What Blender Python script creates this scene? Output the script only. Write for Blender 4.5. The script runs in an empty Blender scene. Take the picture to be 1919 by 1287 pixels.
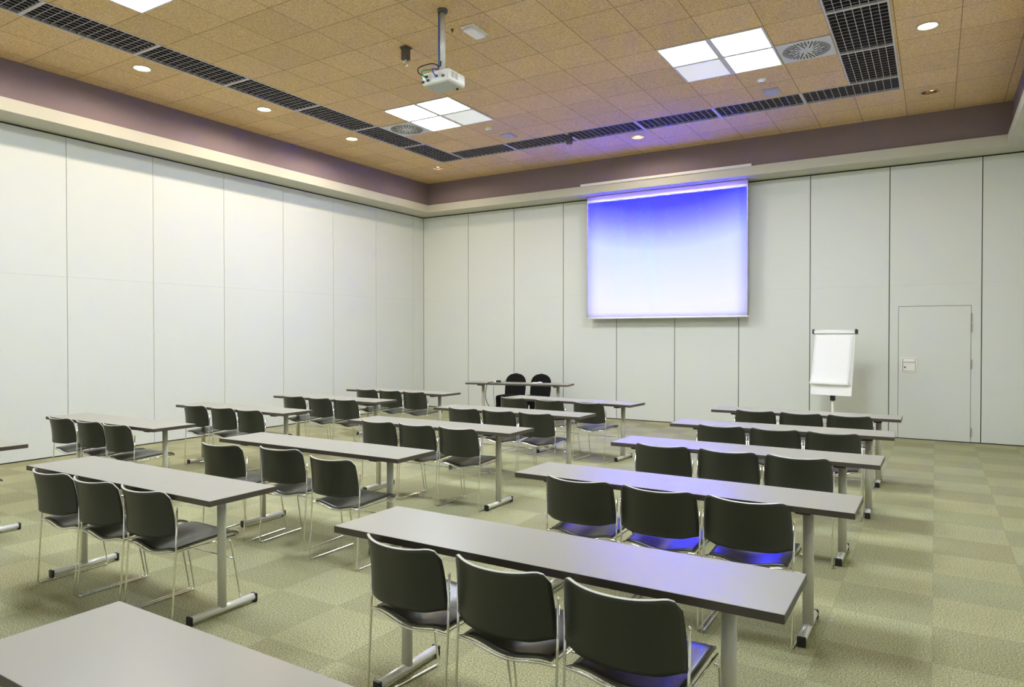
import bpy, bmesh, math, random
from mathutils import Vector, Matrix
random.seed(7)
S = bpy.context.scene
C = S.collection
PI = math.pi

# ------------------------------------------------------------------ room measures (metres)
XL, XR = -9.827, 1.38          # panel walls left / right
YB, YN = 12.312, -0.56         # panel walls back / near
HW = 4.232                     # height of the panel walls = underside of the ledge
HF = 4.387                     # top of the ledge face
HC = 4.86                      # tiled ceiling
FXL, FXR, FYB, FYN = -9.33, 0.84, 11.85, -0.10      # ledge faces
BXL, BXR, BYB, BYN = -9.39, 0.90, 11.91, -0.16      # brown upper walls

# ------------------------------------------------------------------ materials
def mat(name, col, rough=0.5, metal=0.0, spec=0.5, emit=None, es=0.0, noise=None, bump=None, coat=0.0):
    m = bpy.data.materials.new(name); m.use_nodes = True
    nt = m.node_tree; b = nt.nodes['Principled BSDF']
    b.inputs['Base Color'].default_value = (*col, 1)
    b.inputs['Roughness'].default_value = rough
    b.inputs['Metallic'].default_value = metal
    b.inputs['Specular IOR Level'].default_value = spec
    b.inputs['Coat Weight'].default_value = coat
    if emit:
        b.inputs['Emission Color'].default_value = (*emit, 1)
        b.inputs['Emission Strength'].default_value = es
    if noise or bump:
        tc = nt.nodes.new('ShaderNodeTexCoord')
        n = nt.nodes.new('ShaderNodeTexNoise')
        n.inputs['Scale'].default_value = (noise or bump)[0]
        n.inputs['Detail'].default_value = 3
        nt.links.new(tc.outputs['Object'], n.inputs['Vector'])
        if noise:
            mx = nt.nodes.new('ShaderNodeMixRGB')
            a = noise[1]
            mx.inputs['Color1'].default_value = (*[c * (1 - a) for c in col], 1)
            mx.inputs['Color2'].default_value = (*[min(1, c * (1 + a)) for c in col], 1)
            nt.links.new(n.outputs['Fac'], mx.inputs['Fac'])
            nt.links.new(mx.outputs['Color'], b.inputs['Base Color'])
        if bump:
            bp = nt.nodes.new('ShaderNodeBump')
            bp.inputs['Strength'].default_value = bump[1]
            bp.inputs['Distance'].default_value = 0.002
            nt.links.new(n.outputs['Fac'], bp.inputs['Height'])
            nt.links.new(bp.outputs['Normal'], b.inputs['Normal'])
    return m

def N(nt, t, **kw):
    n = nt.nodes.new(t)
    for k, v in kw.items(): setattr(n, k, v)
    return n
def M(nt, op, a, b=None, c=None):
    n = nt.nodes.new('ShaderNodeMath'); n.operation = op
    for i, v in enumerate((a, b, c)):
        if v is None: continue
        if isinstance(v, (int, float)): n.inputs[i].default_value = v
        else: nt.links.new(v, n.inputs[i])
    return n.outputs[0]
def mix(nt, f, a, b):
    n = nt.nodes.new('ShaderNodeMixRGB')
    for i, v in enumerate((f, a, b)):
        if isinstance(v, tuple): n.inputs[i].default_value = (*v, 1)
        elif isinstance(v, (int, float)): n.inputs[i].default_value = v
        else: nt.links.new(v, n.inputs[i])
    return n.outputs[0]

def carpet_material():
    m = bpy.data.materials.new('carpet_tiles'); m.use_nodes = True
    nt = m.node_tree; b = nt.nodes['Principled BSDF']
    b.inputs['Roughness'].default_value = 0.95
    b.inputs['Specular IOR Level'].default_value = 0.15
    tc = N(nt, 'ShaderNodeTexCoord')
    sp = N(nt, 'ShaderNodeSeparateXYZ'); nt.links.new(tc.outputs['Object'], sp.inputs[0])
    tx = M(nt, 'DIVIDE', M(nt, 'ADD', sp.outputs[0], 100.005), 0.5)
    ty = M(nt, 'DIVIDE', M(nt, 'ADD', sp.outputs[1], 100.05), 0.5)
    fx, fy = M(nt, 'FLOOR', tx), M(nt, 'FLOOR', ty)
    par = M(nt, 'MODULO', M(nt, 'ADD', fx, fy), 2.0)
    cv = N(nt, 'ShaderNodeCombineXYZ'); nt.links.new(fx, cv.inputs[0]); nt.links.new(fy, cv.inputs[1])
    wn = N(nt, 'ShaderNodeTexWhiteNoise'); nt.links.new(cv.outputs[0], wn.inputs['Vector'])
    shade = M(nt, 'ADD', M(nt, 'MULTIPLY', par, 0.30), M(nt, 'MULTIPLY', wn.outputs['Value'], 0.22))
    base = mix(nt, shade, CARPET_A, CARPET_B)
    hue = mix(nt, M(nt, 'MULTIPLY', wn.outputs['Value'], 0.35), base, CARPET_C)
    n1 = N(nt, 'ShaderNodeTexNoise'); n1.inputs['Scale'].default_value = 130; n1.inputs['Detail'].default_value = 3
    nt.links.new(tc.outputs['Object'], n1.inputs['Vector'])
    n2 = N(nt, 'ShaderNodeTexNoise'); n2.inputs['Scale'].default_value = 2.2; n2.inputs['Detail'].default_value = 4
    nt.links.new(tc.outputs['Object'], n2.inputs['Vector'])
    speck = mix(nt, M(nt, 'MULTIPLY', M(nt, 'SUBTRACT', n1.outputs['Fac'], 0.35), 1.5), (0.2, 0.2, 0.19), (1.7, 1.7, 1.65))
    mu = N(nt, 'ShaderNodeMixRGB'); mu.blend_type = 'MULTIPLY'; mu.inputs[0].default_value = 0.85
    nt.links.new(hue, mu.inputs[1]); nt.links.new(speck, mu.inputs[2])
    wear = N(nt, 'ShaderNodeMixRGB'); wear.blend_type = 'MULTIPLY'; wear.inputs[0].default_value = 1
    nt.links.new(mu.outputs[0], wear.inputs[1])
    nt.links.new(mix(nt, n2.outputs['Fac'], (0.9, 0.9, 0.9), (1.1, 1.1, 1.08)), wear.inputs[2])
    # seams between the tiles
    ex = M(nt, 'ABSOLUTE', M(nt, 'SUBTRACT', M(nt, 'FRACT', tx), 0.5))
    ey = M(nt, 'ABSOLUTE', M(nt, 'SUBTRACT', M(nt, 'FRACT', ty), 0.5))
    seam = M(nt, 'GREATER_THAN', M(nt, 'MAXIMUM', ex, ey), 0.4965)
    out = mix(nt, M(nt, 'MULTIPLY', seam, 0.22), wear.outputs[0], (0.12, 0.12, 0.09))
    nt.links.new(out, b.inputs['Base Color'])
    bp = N(nt, 'ShaderNodeBump'); bp.inputs['Strength'].default_value = 0.5; bp.inputs['Distance'].default_value = 0.004
    nt.links.new(n1.outputs['Fac'], bp.inputs['Height']); nt.links.new(bp.outputs[0], b.inputs['Normal'])
    return m

def ceiling_material():
    m = bpy.data.materials.new('wood_wool_tiles'); m.use_nodes = True
    nt = m.node_tree; b = nt.nodes['Principled BSDF']
    b.inputs['Roughness'].default_value = 0.9; b.inputs['Specular IOR Level'].default_value = 0.2
    uv = N(nt, 'ShaderNodeUVMap'); uv.uv_map = 'tiles'
    tc = N(nt, 'ShaderNodeTexCoord')
    sp = N(nt, 'ShaderNodeSeparateXYZ'); nt.links.new(uv.outputs[0], sp.inputs[0])
    tx, ty = sp.outputs[0], sp.outputs[1]
    cv = N(nt, 'ShaderNodeCombineXYZ')
    nt.links.new(M(nt, 'FLOOR', tx), cv.inputs[0]); nt.links.new(M(nt, 'FLOOR', ty), cv.inputs[1])
    wn = N(nt, 'ShaderNodeTexWhiteNoise'); nt.links.new(cv.outputs[0], wn.inputs['Vector'])
    n1 = N(nt, 'ShaderNodeTexNoise'); n1.inputs['Scale'].default_value = 75; n1.inputs['Detail'].default_value = 4
    nt.links.new(tc.outputs['Object'], n1.inputs['Vector'])
    base = mix(nt, wn.outputs['Value'], tuple(c * 0.94 for c in CEIL), tuple(c * 1.06 for c in CEIL))
    mu = N(nt, 'ShaderNodeMixRGB'); mu.blend_type = 'MULTIPLY'; mu.inputs[0].default_value = 0.8
    nt.links.new(base, mu.inputs[1])
    nt.links.new(mix(nt, M(nt, 'MULTIPLY', M(nt, 'SUBTRACT', n1.outputs['Fac'], 0.3), 2.2), (0.6, 0.58, 0.55), (1.3, 1.3, 1.3)), mu.inputs[2])
    ex = M(nt, 'ABSOLUTE', M(nt, 'SUBTRACT', M(nt, 'FRACT', tx), 0.5))
    ey = M(nt, 'ABSOLUTE', M(nt, 'SUBTRACT', M(nt, 'FRACT', ty), 0.5))
    seam = M(nt, 'GREATER_THAN', M(nt, 'MAXIMUM', ex, ey), 0.4935)
    out = mix(nt, M(nt, 'MULTIPLY', seam, 0.72), mu.outputs[0], (0.10, 0.05, 0.02))
    nt.links.new(out, b.inputs['Base Color'])
    bp = N(nt, 'ShaderNodeBump'); bp.inputs['Strength'].default_value = 0.6; bp.inputs['Distance'].default_value = 0.004
    nt.links.new(n1.outputs['Fac'], bp.inputs['Height']); nt.links.new(bp.outputs[0], b.inputs['Normal'])
    return m

CARPET_A, CARPET_B, CARPET_C = (0.50, 0.475, 0.275), (0.82, 0.785, 0.465), (0.43, 0.485, 0.32)
CEIL = (0.76, 0.54, 0.29)
PANEL_EMIT = 37.5
PANEL_NEAR = 0.8
PANEL_COL = (0.905, 1.0, 1.10)
DOWN_W = 54

m_carpet = carpet_material()
m_ceil = ceiling_material()
m_wall = mat('partition_laminate', (0.70, 0.72, 0.67), 0.45, spec=0.35, bump=(350, 0.05))
m_gap = mat('dark_joint', (0.03, 0.03, 0.03), 0.8)
m_ledge = mat('ledge_paint', (0.57, 0.555, 0.465), 0.7, spec=0.2, noise=(1.5, 0.03))
m_brown = mat('brown_paint', (0.24, 0.185, 0.195), 0.8, spec=0.2, noise=(40, 0.06))
m_plenum = mat('plenum_black', (0.015, 0.014, 0.016), 0.9)
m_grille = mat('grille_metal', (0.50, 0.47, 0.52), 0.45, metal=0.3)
m_blade_shade = mat('blade_side_shade', (0.075, 0.07, 0.085), 0.5, metal=0.2)  # blade sides: the shade inside the cells is put into the colour
m_grille_frame = mat('grille_frame_metal', (0.60, 0.57, 0.62), 0.45, metal=0.2)
m_lamp_frame = mat('lamp_frame_paint', (0.66, 0.64, 0.72), 0.5)
m_panel_on = mat('lit_diffuser', (0.9, 0.9, 0.9), 0.5, emit=PANEL_COL, es=PANEL_EMIT)
m_panel_near = mat('lit_diffuser_near', (0.9, 0.9, 0.9), 0.5, emit=PANEL_COL, es=PANEL_EMIT * PANEL_NEAR)
m_panel_dim = mat('dim_diffuser', (0.72, 0.72, 0.70), 0.5, emit=(0.95, 1.0, 0.95), es=0.32)
m_white_plastic = mat('white_plastic', (0.78, 0.77, 0.72), 0.4)
m_bluelit_plate = mat('bluelit_plate', (0.42, 0.42, 0.56), 0.4)  # white cover plate with the blue light on it put into the colour
m_vent = mat('vent_paint', (0.62, 0.63, 0.66), 0.4)
m_dark = mat('black_plastic', (0.012, 0.012, 0.013), 0.45)
m_dark_metal = mat('dark_metal', (0.11, 0.10, 0.09), 0.5, metal=0.4)
m_chrome = mat('chrome', (0.86, 0.86, 0.83), 0.09, metal=1.0)
m_alu = mat('aluminium_paint', (0.62, 0.61, 0.52), 0.38, metal=0.1)
m_foot = mat('foot_alu', (0.80, 0.79, 0.74), 0.28, metal=0.25)
m_top = mat('grey_laminate', (0.33, 0.315, 0.265), 0.33, spec=0.55, noise=(900, 0.04))
m_edge = mat('brown_edge_band', (0.078, 0.065, 0.054), 0.45)
m_seat = mat('chair_shell', (0.022, 0.023, 0.019), 0.29, spec=0.6, bump=(900, 0.06))
m_back = mat('chair_back_shell', (0.021, 0.0235, 0.017), 0.37, spec=0.65, bump=(900, 0.06))
m_rim = mat('shell_rim', (0.52, 0.52, 0.43), 0.4)
m_screen = mat('screen_cloth', (0.10, 0.10, 0.10), 0.95, spec=0.05)
m_screen_case = mat('screen_case', (0.75, 0.73, 0.70), 0.5)
m_paper = mat('paper', (0.92, 0.92, 0.90), 0.8, spec=0.2)
m_board = mat('easel_board', (0.88, 0.88, 0.86), 0.35)
m_cream = mat('cream_tube', (0.74, 0.73, 0.60), 0.4)
m_cover = mat('stretch_cloth', (0.008, 0.007, 0.007), 0.85, spec=0.2)
m_cable_black = mat('black_cable', (0.015, 0.015, 0.015), 0.5)
m_cable_green = mat('green_cable', (0.02, 0.35, 0.12), 0.5)
m_cable_blue = mat('blue_cable', (0.03, 0.06, 0.35), 0.5)
m_proj_grey = mat('projector_underside', (0.48, 0.50, 0.49), 0.55)
m_glass = mat('lens_glass', (0.02, 0.02, 0.05), 0.05, coat=1.0)
m_reflector = mat('downlight_reflector', (0.75, 0.62, 0.42), 0.22, metal=0.8)
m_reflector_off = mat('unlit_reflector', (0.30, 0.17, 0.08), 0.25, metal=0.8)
m_bulb = mat('downlight_bulb', (1, 0.9, 0.7), 0.4, emit=(1.0, 0.86, 0.58), es=9)
m_bulb_glint = mat('amber_glint', (1, 0.7, 0.3), 0.4, emit=(1.0, 0.62, 0.18), es=2.2)  # glow stands in for the amber reflection in a downlight that is off
m_ring = mat('downlight_ring', (0.55, 0.50, 0.44), 0.35, metal=0.5)
m_door = mat('door_laminate', (0.70, 0.72, 0.67), 0.45, spec=0.35, bump=(350, 0.05))
m_plate = mat('handle_plate_metal', (0.88, 0.87, 0.83), 0.35, metal=0.0)

# ------------------------------------------------------------------ mesh helpers
def B(): return bmesh.new()
def box(bm, x0, x1, y0, y1, z0, z1, mi=0):
    vs = [bm.verts.new(p) for p in ((x0,y0,z0),(x1,y0,z0),(x1,y1,z0),(x0,y1,z0),(x0,y0,z1),(x1,y0,z1),(x1,y1,z1),(x0,y1,z1))]
    for f in ((0,3,2,1),(4,5,6,7),(0,1,5,4),(1,2,6,5),(2,3,7,6),(3,0,4,7)):
        bm.faces.new([vs[i] for i in f]).material_index = mi
    return vs
def rbox(bm, x0, x1, y0, y1, z0, z1, r=0.004, seg=2):
    t = bmesh.new(); box(t, x0, x1, y0, y1, z0, z1)
    bmesh.ops.bevel(t, geom=t.edges[:], offset=r, segments=seg, affect='EDGES', profile=0.5)
    join(bm, t)
def join(bm, t, mtx=None):
    if mtx: bmesh.ops.transform(t, matrix=mtx, verts=t.verts[:])
    me = bpy.data.meshes.new('tmp'); t.to_mesh(me); t.free(); bm.from_mesh(me); bpy.data.meshes.remove(me)
def frame_path(pts):
    T = []
    n = len(pts)
    for i in range(n):
        a = pts[max(0, i-1)]; b = pts[min(n-1, i+1)]
        T.append((b - a).normalized())
    up = Vector((0, 0, 1)) if abs(T[0].z) < 0.9 else Vector((1, 0, 0))
    u = (up - T[0] * up.dot(T[0])).normalized()
    out = []
    for i in range(n):
        u = (u - T[i] * u.dot(T[i])).normalized()
        out.append((u.copy(), T[i].cross(u)))
    return out
def tube(bm, pts, r, seg=8, cap=True, sy=1.0):
    pts = [Vector(p) for p in pts]
    fr = frame_path(pts); rings = []
    for p, (u, v) in zip(pts, fr):
        rings.append([bm.verts.new(p + u * (r * math.cos(2*PI*k/seg)) + v * (r * sy * math.sin(2*PI*k/seg))) for k in range(seg)])
    for a, b in zip(rings, rings[1:]):
        for k in range(seg):
            bm.faces.new((a[k], a[(k+1) % seg], b[(k+1) % seg], b[k])).smooth = True
    if cap:
        bm.faces.new(rings[0][::-1]); bm.faces.new(rings[-1])
def fillet(pts, r, n=5):
    pts = [Vector(p) for p in pts]; out = [pts[0]]
    for a, b, c in zip(pts, pts[1:], pts[2:]):
        d1 = (a - b); d2 = (c - b); rr = min(r, d1.length * .45, d2.length * .45)
        p0 = b + d1.normalized() * rr; p2 = b + d2.normalized() * rr
        for k in range(n + 1):
            t = k / n
            out.append(p0 * (1-t)**2 + b * 2*t*(1-t) + p2 * t*t)
    out.append(pts[-1]); return out
def smooth_curve(pts, n=8):
    pts = [Vector(p) for p in pts]; out = []
    P = [pts[0]*2 - pts[1]] + pts + [pts[-1]*2 - pts[-2]]
    for i in range(1, len(P) - 2):
        a, b, c, d = P[i-1], P[i], P[i+1], P[i+2]
        for k in range(n):
            t = k / n
            out.append(0.5 * ((2*b) + (c - a)*t + (2*a - 5*b + 4*c - d)*t*t + (3*b - a - 3*c + d)*t**3))
    out.append(pts[-1]); return out
def lathe(bm, prof, seg=24, cx=0, cy=0, sx=1, sy=1):
    rings = []
    for r, z in prof:
        if r < 1e-6: rings.append([bm.verts.new((cx, cy, z))]); continue
        rings.append([bm.verts.new((cx + r*sx*math.cos(2*PI*k/seg), cy + r*sy*math.sin(2*PI*k/seg), z)) for k in range(seg)])
    for a, b in zip(rings, rings[1:]):
        for k in range(seg):
            k2 = (k+1) % seg
            if len(a) == 1 and len(b) == 1: continue
            if len(a) == 1: f = (a[0], b[k2], b[k])
            elif len(b) == 1: f = (a[k], a[k2], b[0])
            else: f = (a[k], a[k2], b[k2], b[k])
            bm.faces.new(f).smooth = True
def obj(name, bm, mats, parent=None, loc=None, rz=0, recalc=True, smooth=False):
    if recalc: bmesh.ops.recalc_face_normals(bm, faces=bm.faces[:])
    if smooth:
        for f in bm.faces: f.smooth = True
    me = bpy.data.meshes.new(name); bm.to_mesh(me); bm.free()
    for m in (mats if isinstance(mats, (list, tuple)) else [mats]): me.materials.append(m)
    o = bpy.data.objects.new(name, me); C.objects.link(o)
    if parent: o.parent = parent
    if loc: o.location = loc
    o.rotation_euler.z = rz
    return o
def tag(o, label, cat, group=None, kind=None):
    o['label'] = label; o['category'] = cat
    if group: o['group'] = group
    if kind: o['kind'] = kind
    return o
def thing(name, label, cat, loc, rz=0, group=None):
    o = bpy.data.objects.new(name, None); C.objects.link(o)
    o.location = loc; o.rotation_euler.z = rz; o.empty_display_size = 0.1
    return tag(o, label, cat, group)
def dup(root, loc, rz, label, group=None):
    r = root.copy(); C.objects.link(r); r.location = loc; r.rotation_euler.z = rz; r['label'] = label
    if group: r['group'] = group
    for ch in list(root.children):
        c = ch.copy(); C.objects.link(c); c.parent = r
        for g in list(ch.children):
            d = g.copy(); C.objects.link(d); d.parent = c
    return r
def struct(name, bm, mats, label, cat, **kw):
    o = obj(name, bm, mats, **kw); tag(o, label, cat, kind='structure'); return o

def shell(bm, grid, th, rim_top=False):
    """two-sided thick shell from a grid of points; rim faces get material 1"""
    nj, ni = len(grid), len(grid[0])
    P = [[Vector(p) for p in r] for r in grid]
    def nrm(j, i):
        a = P[j][min(ni-1, i+1)] - P[j][max(0, i-1)]; b = P[min(nj-1, j+1)][i] - P[max(0, j-1)][i]
        n = a.cross(b)
        return n.normalized() if n.length > 1e-9 else Vector((0, 0, 1))
    A = [[bm.verts.new(P[j][i] + nrm(j, i)*th/2) for i in range(ni)] for j in range(nj)]
    Bv = [[bm.verts.new(P[j][i] - nrm(j, i)*th/2) for i in range(ni)] for j in range(nj)]
    for j in range(nj - 1):
        for i in range(ni - 1):
            bm.faces.new((A[j][i], A[j][i+1], A[j+1][i+1], A[j+1][i])).smooth = True
            bm.faces.new((Bv[j][i], Bv[j+1][i], Bv[j+1][i+1], Bv[j][i+1])).smooth = True
    per = [(0, i) for i in range(ni)] + [(j, ni-1) for j in range(1, nj)] + [(nj-1, i) for i in range(ni-2, -1, -1)] + [(j, 0) for j in range(nj-2, 0, -1)]
    for (j, i), (j2, i2) in zip(per, per[1:] + per[:1]):
        f = bm.faces.new((A[j][i], Bv[j][i], Bv[j2][i2], A[j2][i2])); f.material_index = 1
m_rim_dark = mat('seat_rim', (0.10, 0.10, 0.085), 0.35)

# ================================================================== ROOM SHELL
bm = B(); box(bm, XL - .1, XR + .1, YN - .1, YB + .1, -0.1, 0)
struct('floor', bm, m_carpet, 'grey-green checkered carpet tile floor', 'floor')

def panel_wall(axis, plane, side, joints, lo, hi, opening=None, hz=2.37):
    """operable partition: tall panels with narrow dark joints.  side = +1/-1 : direction the wall thickens"""
    bm = B(); g = 0.0035 if axis == 'x' else 0.006; t = 0.06
    js = [lo] + list(joints) + [hi]
    def put(a0, a1, z0, z1):
        p0, p1 = sorted((plane, plane + side * t))
        if axis == 'x': box(bm, p0, p1, a0, a1, z0, z1)
        else: box(bm, a0, a1, p0, p1, z0, z1)
    for a, b in zip(js, js[1:]):
        z0, z1 = 0.016, HW - 0.022
        segs = [(a + g, b - g)]
        if opening and a < opening[0] < b:
            o0, o1, oz = opening
            put(a + g, o0 - .003, z0, oz + .003); put(o1 + .003, b - g, z0, oz + .003)
            put(a + g, b - g, oz + .003, hz - .0006); put(a + g, b - g, hz + .0006, z1)
        else:
            put(a + g, b - g, z0, hz - .0006); put(a + g, b - g, hz + .0006, z1)
    # dark core behind the joints
    p0, p1 = sorted((plane + side * 0.014, plane + side * 0.09))
    n = len(bm.faces)
    def core(a0, a1, z0, z1):
        if axis == 'x': box(bm, p0, p1, a0, a1, z0, z1, 1)
        else: box(bm, a0, a1, p0, p1, z0, z1, 1)
    core(lo, hi, 0.0, HW)
    return bm
lj = [10.759 + 1.1912 * k for k in (1, 0, -1, -2, -3, -4, -5, -6, -7, -8)][::-1]
lj = [j for j in lj if YN < j < YB]
bj = [-8.604, -7.453, -6.311, -5.177, -4.045, -2.909, -1.765, -0.618, 0.578]
struct('wall_left', panel_wall('x', XL, -1, lj, YN, YB), [m_wall, m_gap], 'tall pale partition wall of wide panels along the left side of the room', 'wall')
struct('wall_back', panel_wall('y', YB, 1, bj, XL, XR, (-0.49, 0.45, 2.04)), [m_wall, m_gap], 'pale grey-green partition wall behind the projection screen', 'wall')
struct('wall_right', panel_wall('x', XR, 1, lj, YN, YB), [m_wall, m_gap], 'pale partition wall closing the room on the door side', 'wall')
struct('wall_near', panel_wall('y', YN, -1, bj, XL, XR), [m_wall, m_gap], 'pale partition wall behind the viewer', 'wall')

# ledges running round the room above the partitions, with brown walls above them
def ledge(name, x0, x1, y0, y1, label):
    bm = B(); box(bm, x0, x1, y0, y1, HW, HF)
    struct(name, bm, m_ledge, label, 'ledge')
ledge('trim_1', XL - .1, FXL, YN - .1, YB + .1, 'cream boxed ledge above the left partition wall')
ledge('trim_2', FXL, FXR, FYB, YB + .1, 'cream boxed ledge above the screen wall')
ledge('trim_3', FXR, XR + .1, YN - .1, YB + .1, 'cream boxed ledge above the door-side wall')
ledge('trim_4', FXL, FXR, YN - .1, FYN, 'cream boxed ledge above the near wall')
def brown(name, x0, x1, y0, y1, label):
    bm = B(); box(bm, x0, x1, y0, y1, HF, HC + .6)
    struct(name, bm, m_brown, label, 'wall')
brown('wall_upper_left', BXL - .2, BXL, BYN - .2, BYB + .2, 'brown upper wall band above the left ledge')
brown('wall_upper_back', BXL, BXR, BYB, BYB + .2, 'brown upper wall band above the screen ledge')
brown('wall_upper_right', BXR, BXR + .2, BYN - .2, BYB + .2, 'brown upper wall band above the door-side ledge')
brown('wall_upper_near', BXL, BXR, BYN - .2, BYN, 'brown upper wall band above the near ledge')

# ------------------------------------------------------------------ ceiling with grille channel and downlight holes
TX0, TS, TY0, TSY = -7.46, 0.5885, 10.05, 0.5955
GXL0, GXL1, GXR0, GXR1 = -7.985, -7.455, -0.986, -0.405
GY0, GY1, GYL, GYR = 10.05, 10.575, 2.27, 6.53
DOWN = [(-8.31, 3.13, 1), (-8.31, 4.94, 1), (-8.31, 6.75, 1), (-8.31, 8.52, 1), (-8.31, 10.87, 0.25),
        (-4.21, 10.89, 0.6), (-0.09, 8.58, 1), (-0.09, 10.92, 0.12), (-0.09, 6.77, 1), (-0.09, 4.94, 1)]
bm = B(); uvl = bm.loops.layers.uv.new('tiles')
def cface(pts, ox=0.0, oy=0.0):
    f = bm.faces.new([bm.verts.new((x, y, HC)) for x, y in pts])
    for l in f.loops:
        l[uvl].uv = ((l.vert.co.x - TX0 - ox) / TS + 40, (l.vert.co.y - TY0 - oy) / TSY + 40)
def crect(x0, x1, y0, y1, ox=0.0, oy=0.0, holes=()):
    hs = [h for h in holes if x0 < h[0] < x1 and y0 < h[1] < y1]
    if not hs:
        cface([(x0, y0), (x0, y1), (x1, y1), (x1, y0)], ox, oy); return
    hx, hy = hs[0][:2]; h = 0.2; r = 0.094; n = 32
    crect(x0, hx - h, y0, y1, ox, oy, holes); crect(hx + h, x1, y0, y1, ox, oy, holes)
    crect(hx - h, hx + h, y0, hy - h, ox, oy, holes); crect(hx - h, hx + h, hy + h, y1, ox, oy, holes)
    def sq(a):
        c, s = math.cos(a), math.sin(a); k = h / max(abs(c), abs(s)); return (hx + c*k, hy + s*k)
    def ci(a): return (hx + r*math.cos(a), hy + r*math.sin(a))
    for k in range(n):
        a, b = 2*PI*k/n, 2*PI*(k+1)/n
        cface([sq(a), ci(a), ci(b), sq(b)], ox, oy)
crect(BXL, GXL0, BYN, BYB, 0.06, 0, DOWN)
crect(GXL0, GXL1, BYN, GYL, 0.06)
crect(GXL0, GXL1, GY1, BYB, 0.06, -0.07, DOWN)
crect(GXL1, GXR0, BYN, GY0, 0, 0, DOWN)
crect(GXL1, GXR1, GY1, BYB, 0.02, -0.07, DOWN)
crect(GXR0, GXR1, BYN, GYR, 0.02)
crect(GXR1, BXR, BYN, BYB, 0.02, 0, DOWN)
ceil = struct('ceiling', bm, [m_ceil], 'tan wood-wool tile ceiling', 'ceiling', recalc=False)
# dark plenum above the channel and the downlights
bm = B()
zt = HC + 0.5
for (x0, x1, y0, y1) in ((GXL0, GXL1, GYL, GY1), (GXL1, GXR1, GY0, GY1), (GXR0, GXR1, GYR, GY0)):
    box(bm, x0, x1, y0, y1, zt, zt + .02)
def vside(x0, y0, x1, y1):
    bm.faces.new([bm.verts.new(p) for p in ((x0, y0, HC + .002), (x1, y1, HC + .002), (x1, y1, zt), (x0, y0, zt))])
for s in ((GXL0, GYL, GXL0, GY1), (GXL1, GYL, GXL1, GY0), (GXL0, GYL, GXL1, GYL), (GXL0, GY1, GXR1, GY1), (GXL1, GY0, GXR0, GY0),
          (GXR0, GYR, GXR0, GY0), (GXR1, GYR, GXR1, GY1), (GXR0, GYR, GXR1, GYR)): vside(*s)
box(bm, BXL - .2, BXR + .2, BYN - .2, BYB + .2, zt + .05, zt + .1)
struct('ceiling_void', bm, [m_plenum], 'black void above the open ceiling grilles', 'ceiling')

# eggcrate grille panels
def grille(x0, x1, y0, y1, nx, ny, label):
    t = thing('ceiling_grille', label, 'grille', ((x0+x1)/2, (y0+y1)/2, HC), 0, 'eggcrate grilles round the ceiling')
    cx, cy = (x0+x1)/2, (y0+y1)/2
    hx, hy = (x1-x0)/2 - .001, (y1-y0)/2 - .001
    w = 0.018
    f = B()
    box(f, -hx, hx, -hy, -hy + w, -.006, .02); box(f, -hx, hx, hy - w, hy, -.006, .02)
    box(f, -hx, -hx + w, -hy + w, hy - w, -.006, .02); box(f, hx - w, hx, -hy + w, hy - w, -.006, .02)
    obj('frame', f, m_grille_frame, t)
    l = B(); th = 0.0032
    for k in range(1, nx):
        x = -hx + w + (2*hx - 2*w) * k / nx; box(l, x - th, x + th, -hy + w, hy - w, 0.0, .05)
    for k in range(1, ny):
        y = -hy + w + (2*hy - 2*w) * k / ny; box(l, -hx + w, hx - w, y - th, y + th, 0.0008, .05)
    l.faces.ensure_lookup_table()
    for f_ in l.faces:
        f_.material_index = 1 if f_.calc_center_median().z < .002 else 0  # bottom edges light metal, sides painted as shaded
    obj('louvre', l, [m_blade_shade, m_grille], t)
    return t
ly = [2.27, 3.46, 4.65, 5.84, 7.03, 8.21, 9.39, 10.575]
ordl = ['seventh', 'sixth', 'fifth', 'fourth', 'third', 'second', 'first']
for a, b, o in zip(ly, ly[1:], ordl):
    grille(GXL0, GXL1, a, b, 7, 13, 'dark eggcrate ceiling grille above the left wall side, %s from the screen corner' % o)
bx = [-7.453, -6.31, -5.13, -3.95, -2.765, -1.58, -0.405]
ordb = ['first', 'second', 'third', 'fourth', 'fifth', 'sixth']
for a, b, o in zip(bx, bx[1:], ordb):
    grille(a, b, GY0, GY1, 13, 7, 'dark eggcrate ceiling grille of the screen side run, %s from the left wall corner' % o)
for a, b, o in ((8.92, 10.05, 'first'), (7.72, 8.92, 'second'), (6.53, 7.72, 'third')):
    grille(GXR0, GXR1, a, b, 7, 13, 'wide dark eggcrate ceiling grille on the door side, %s from the screen corner' % o)

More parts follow.
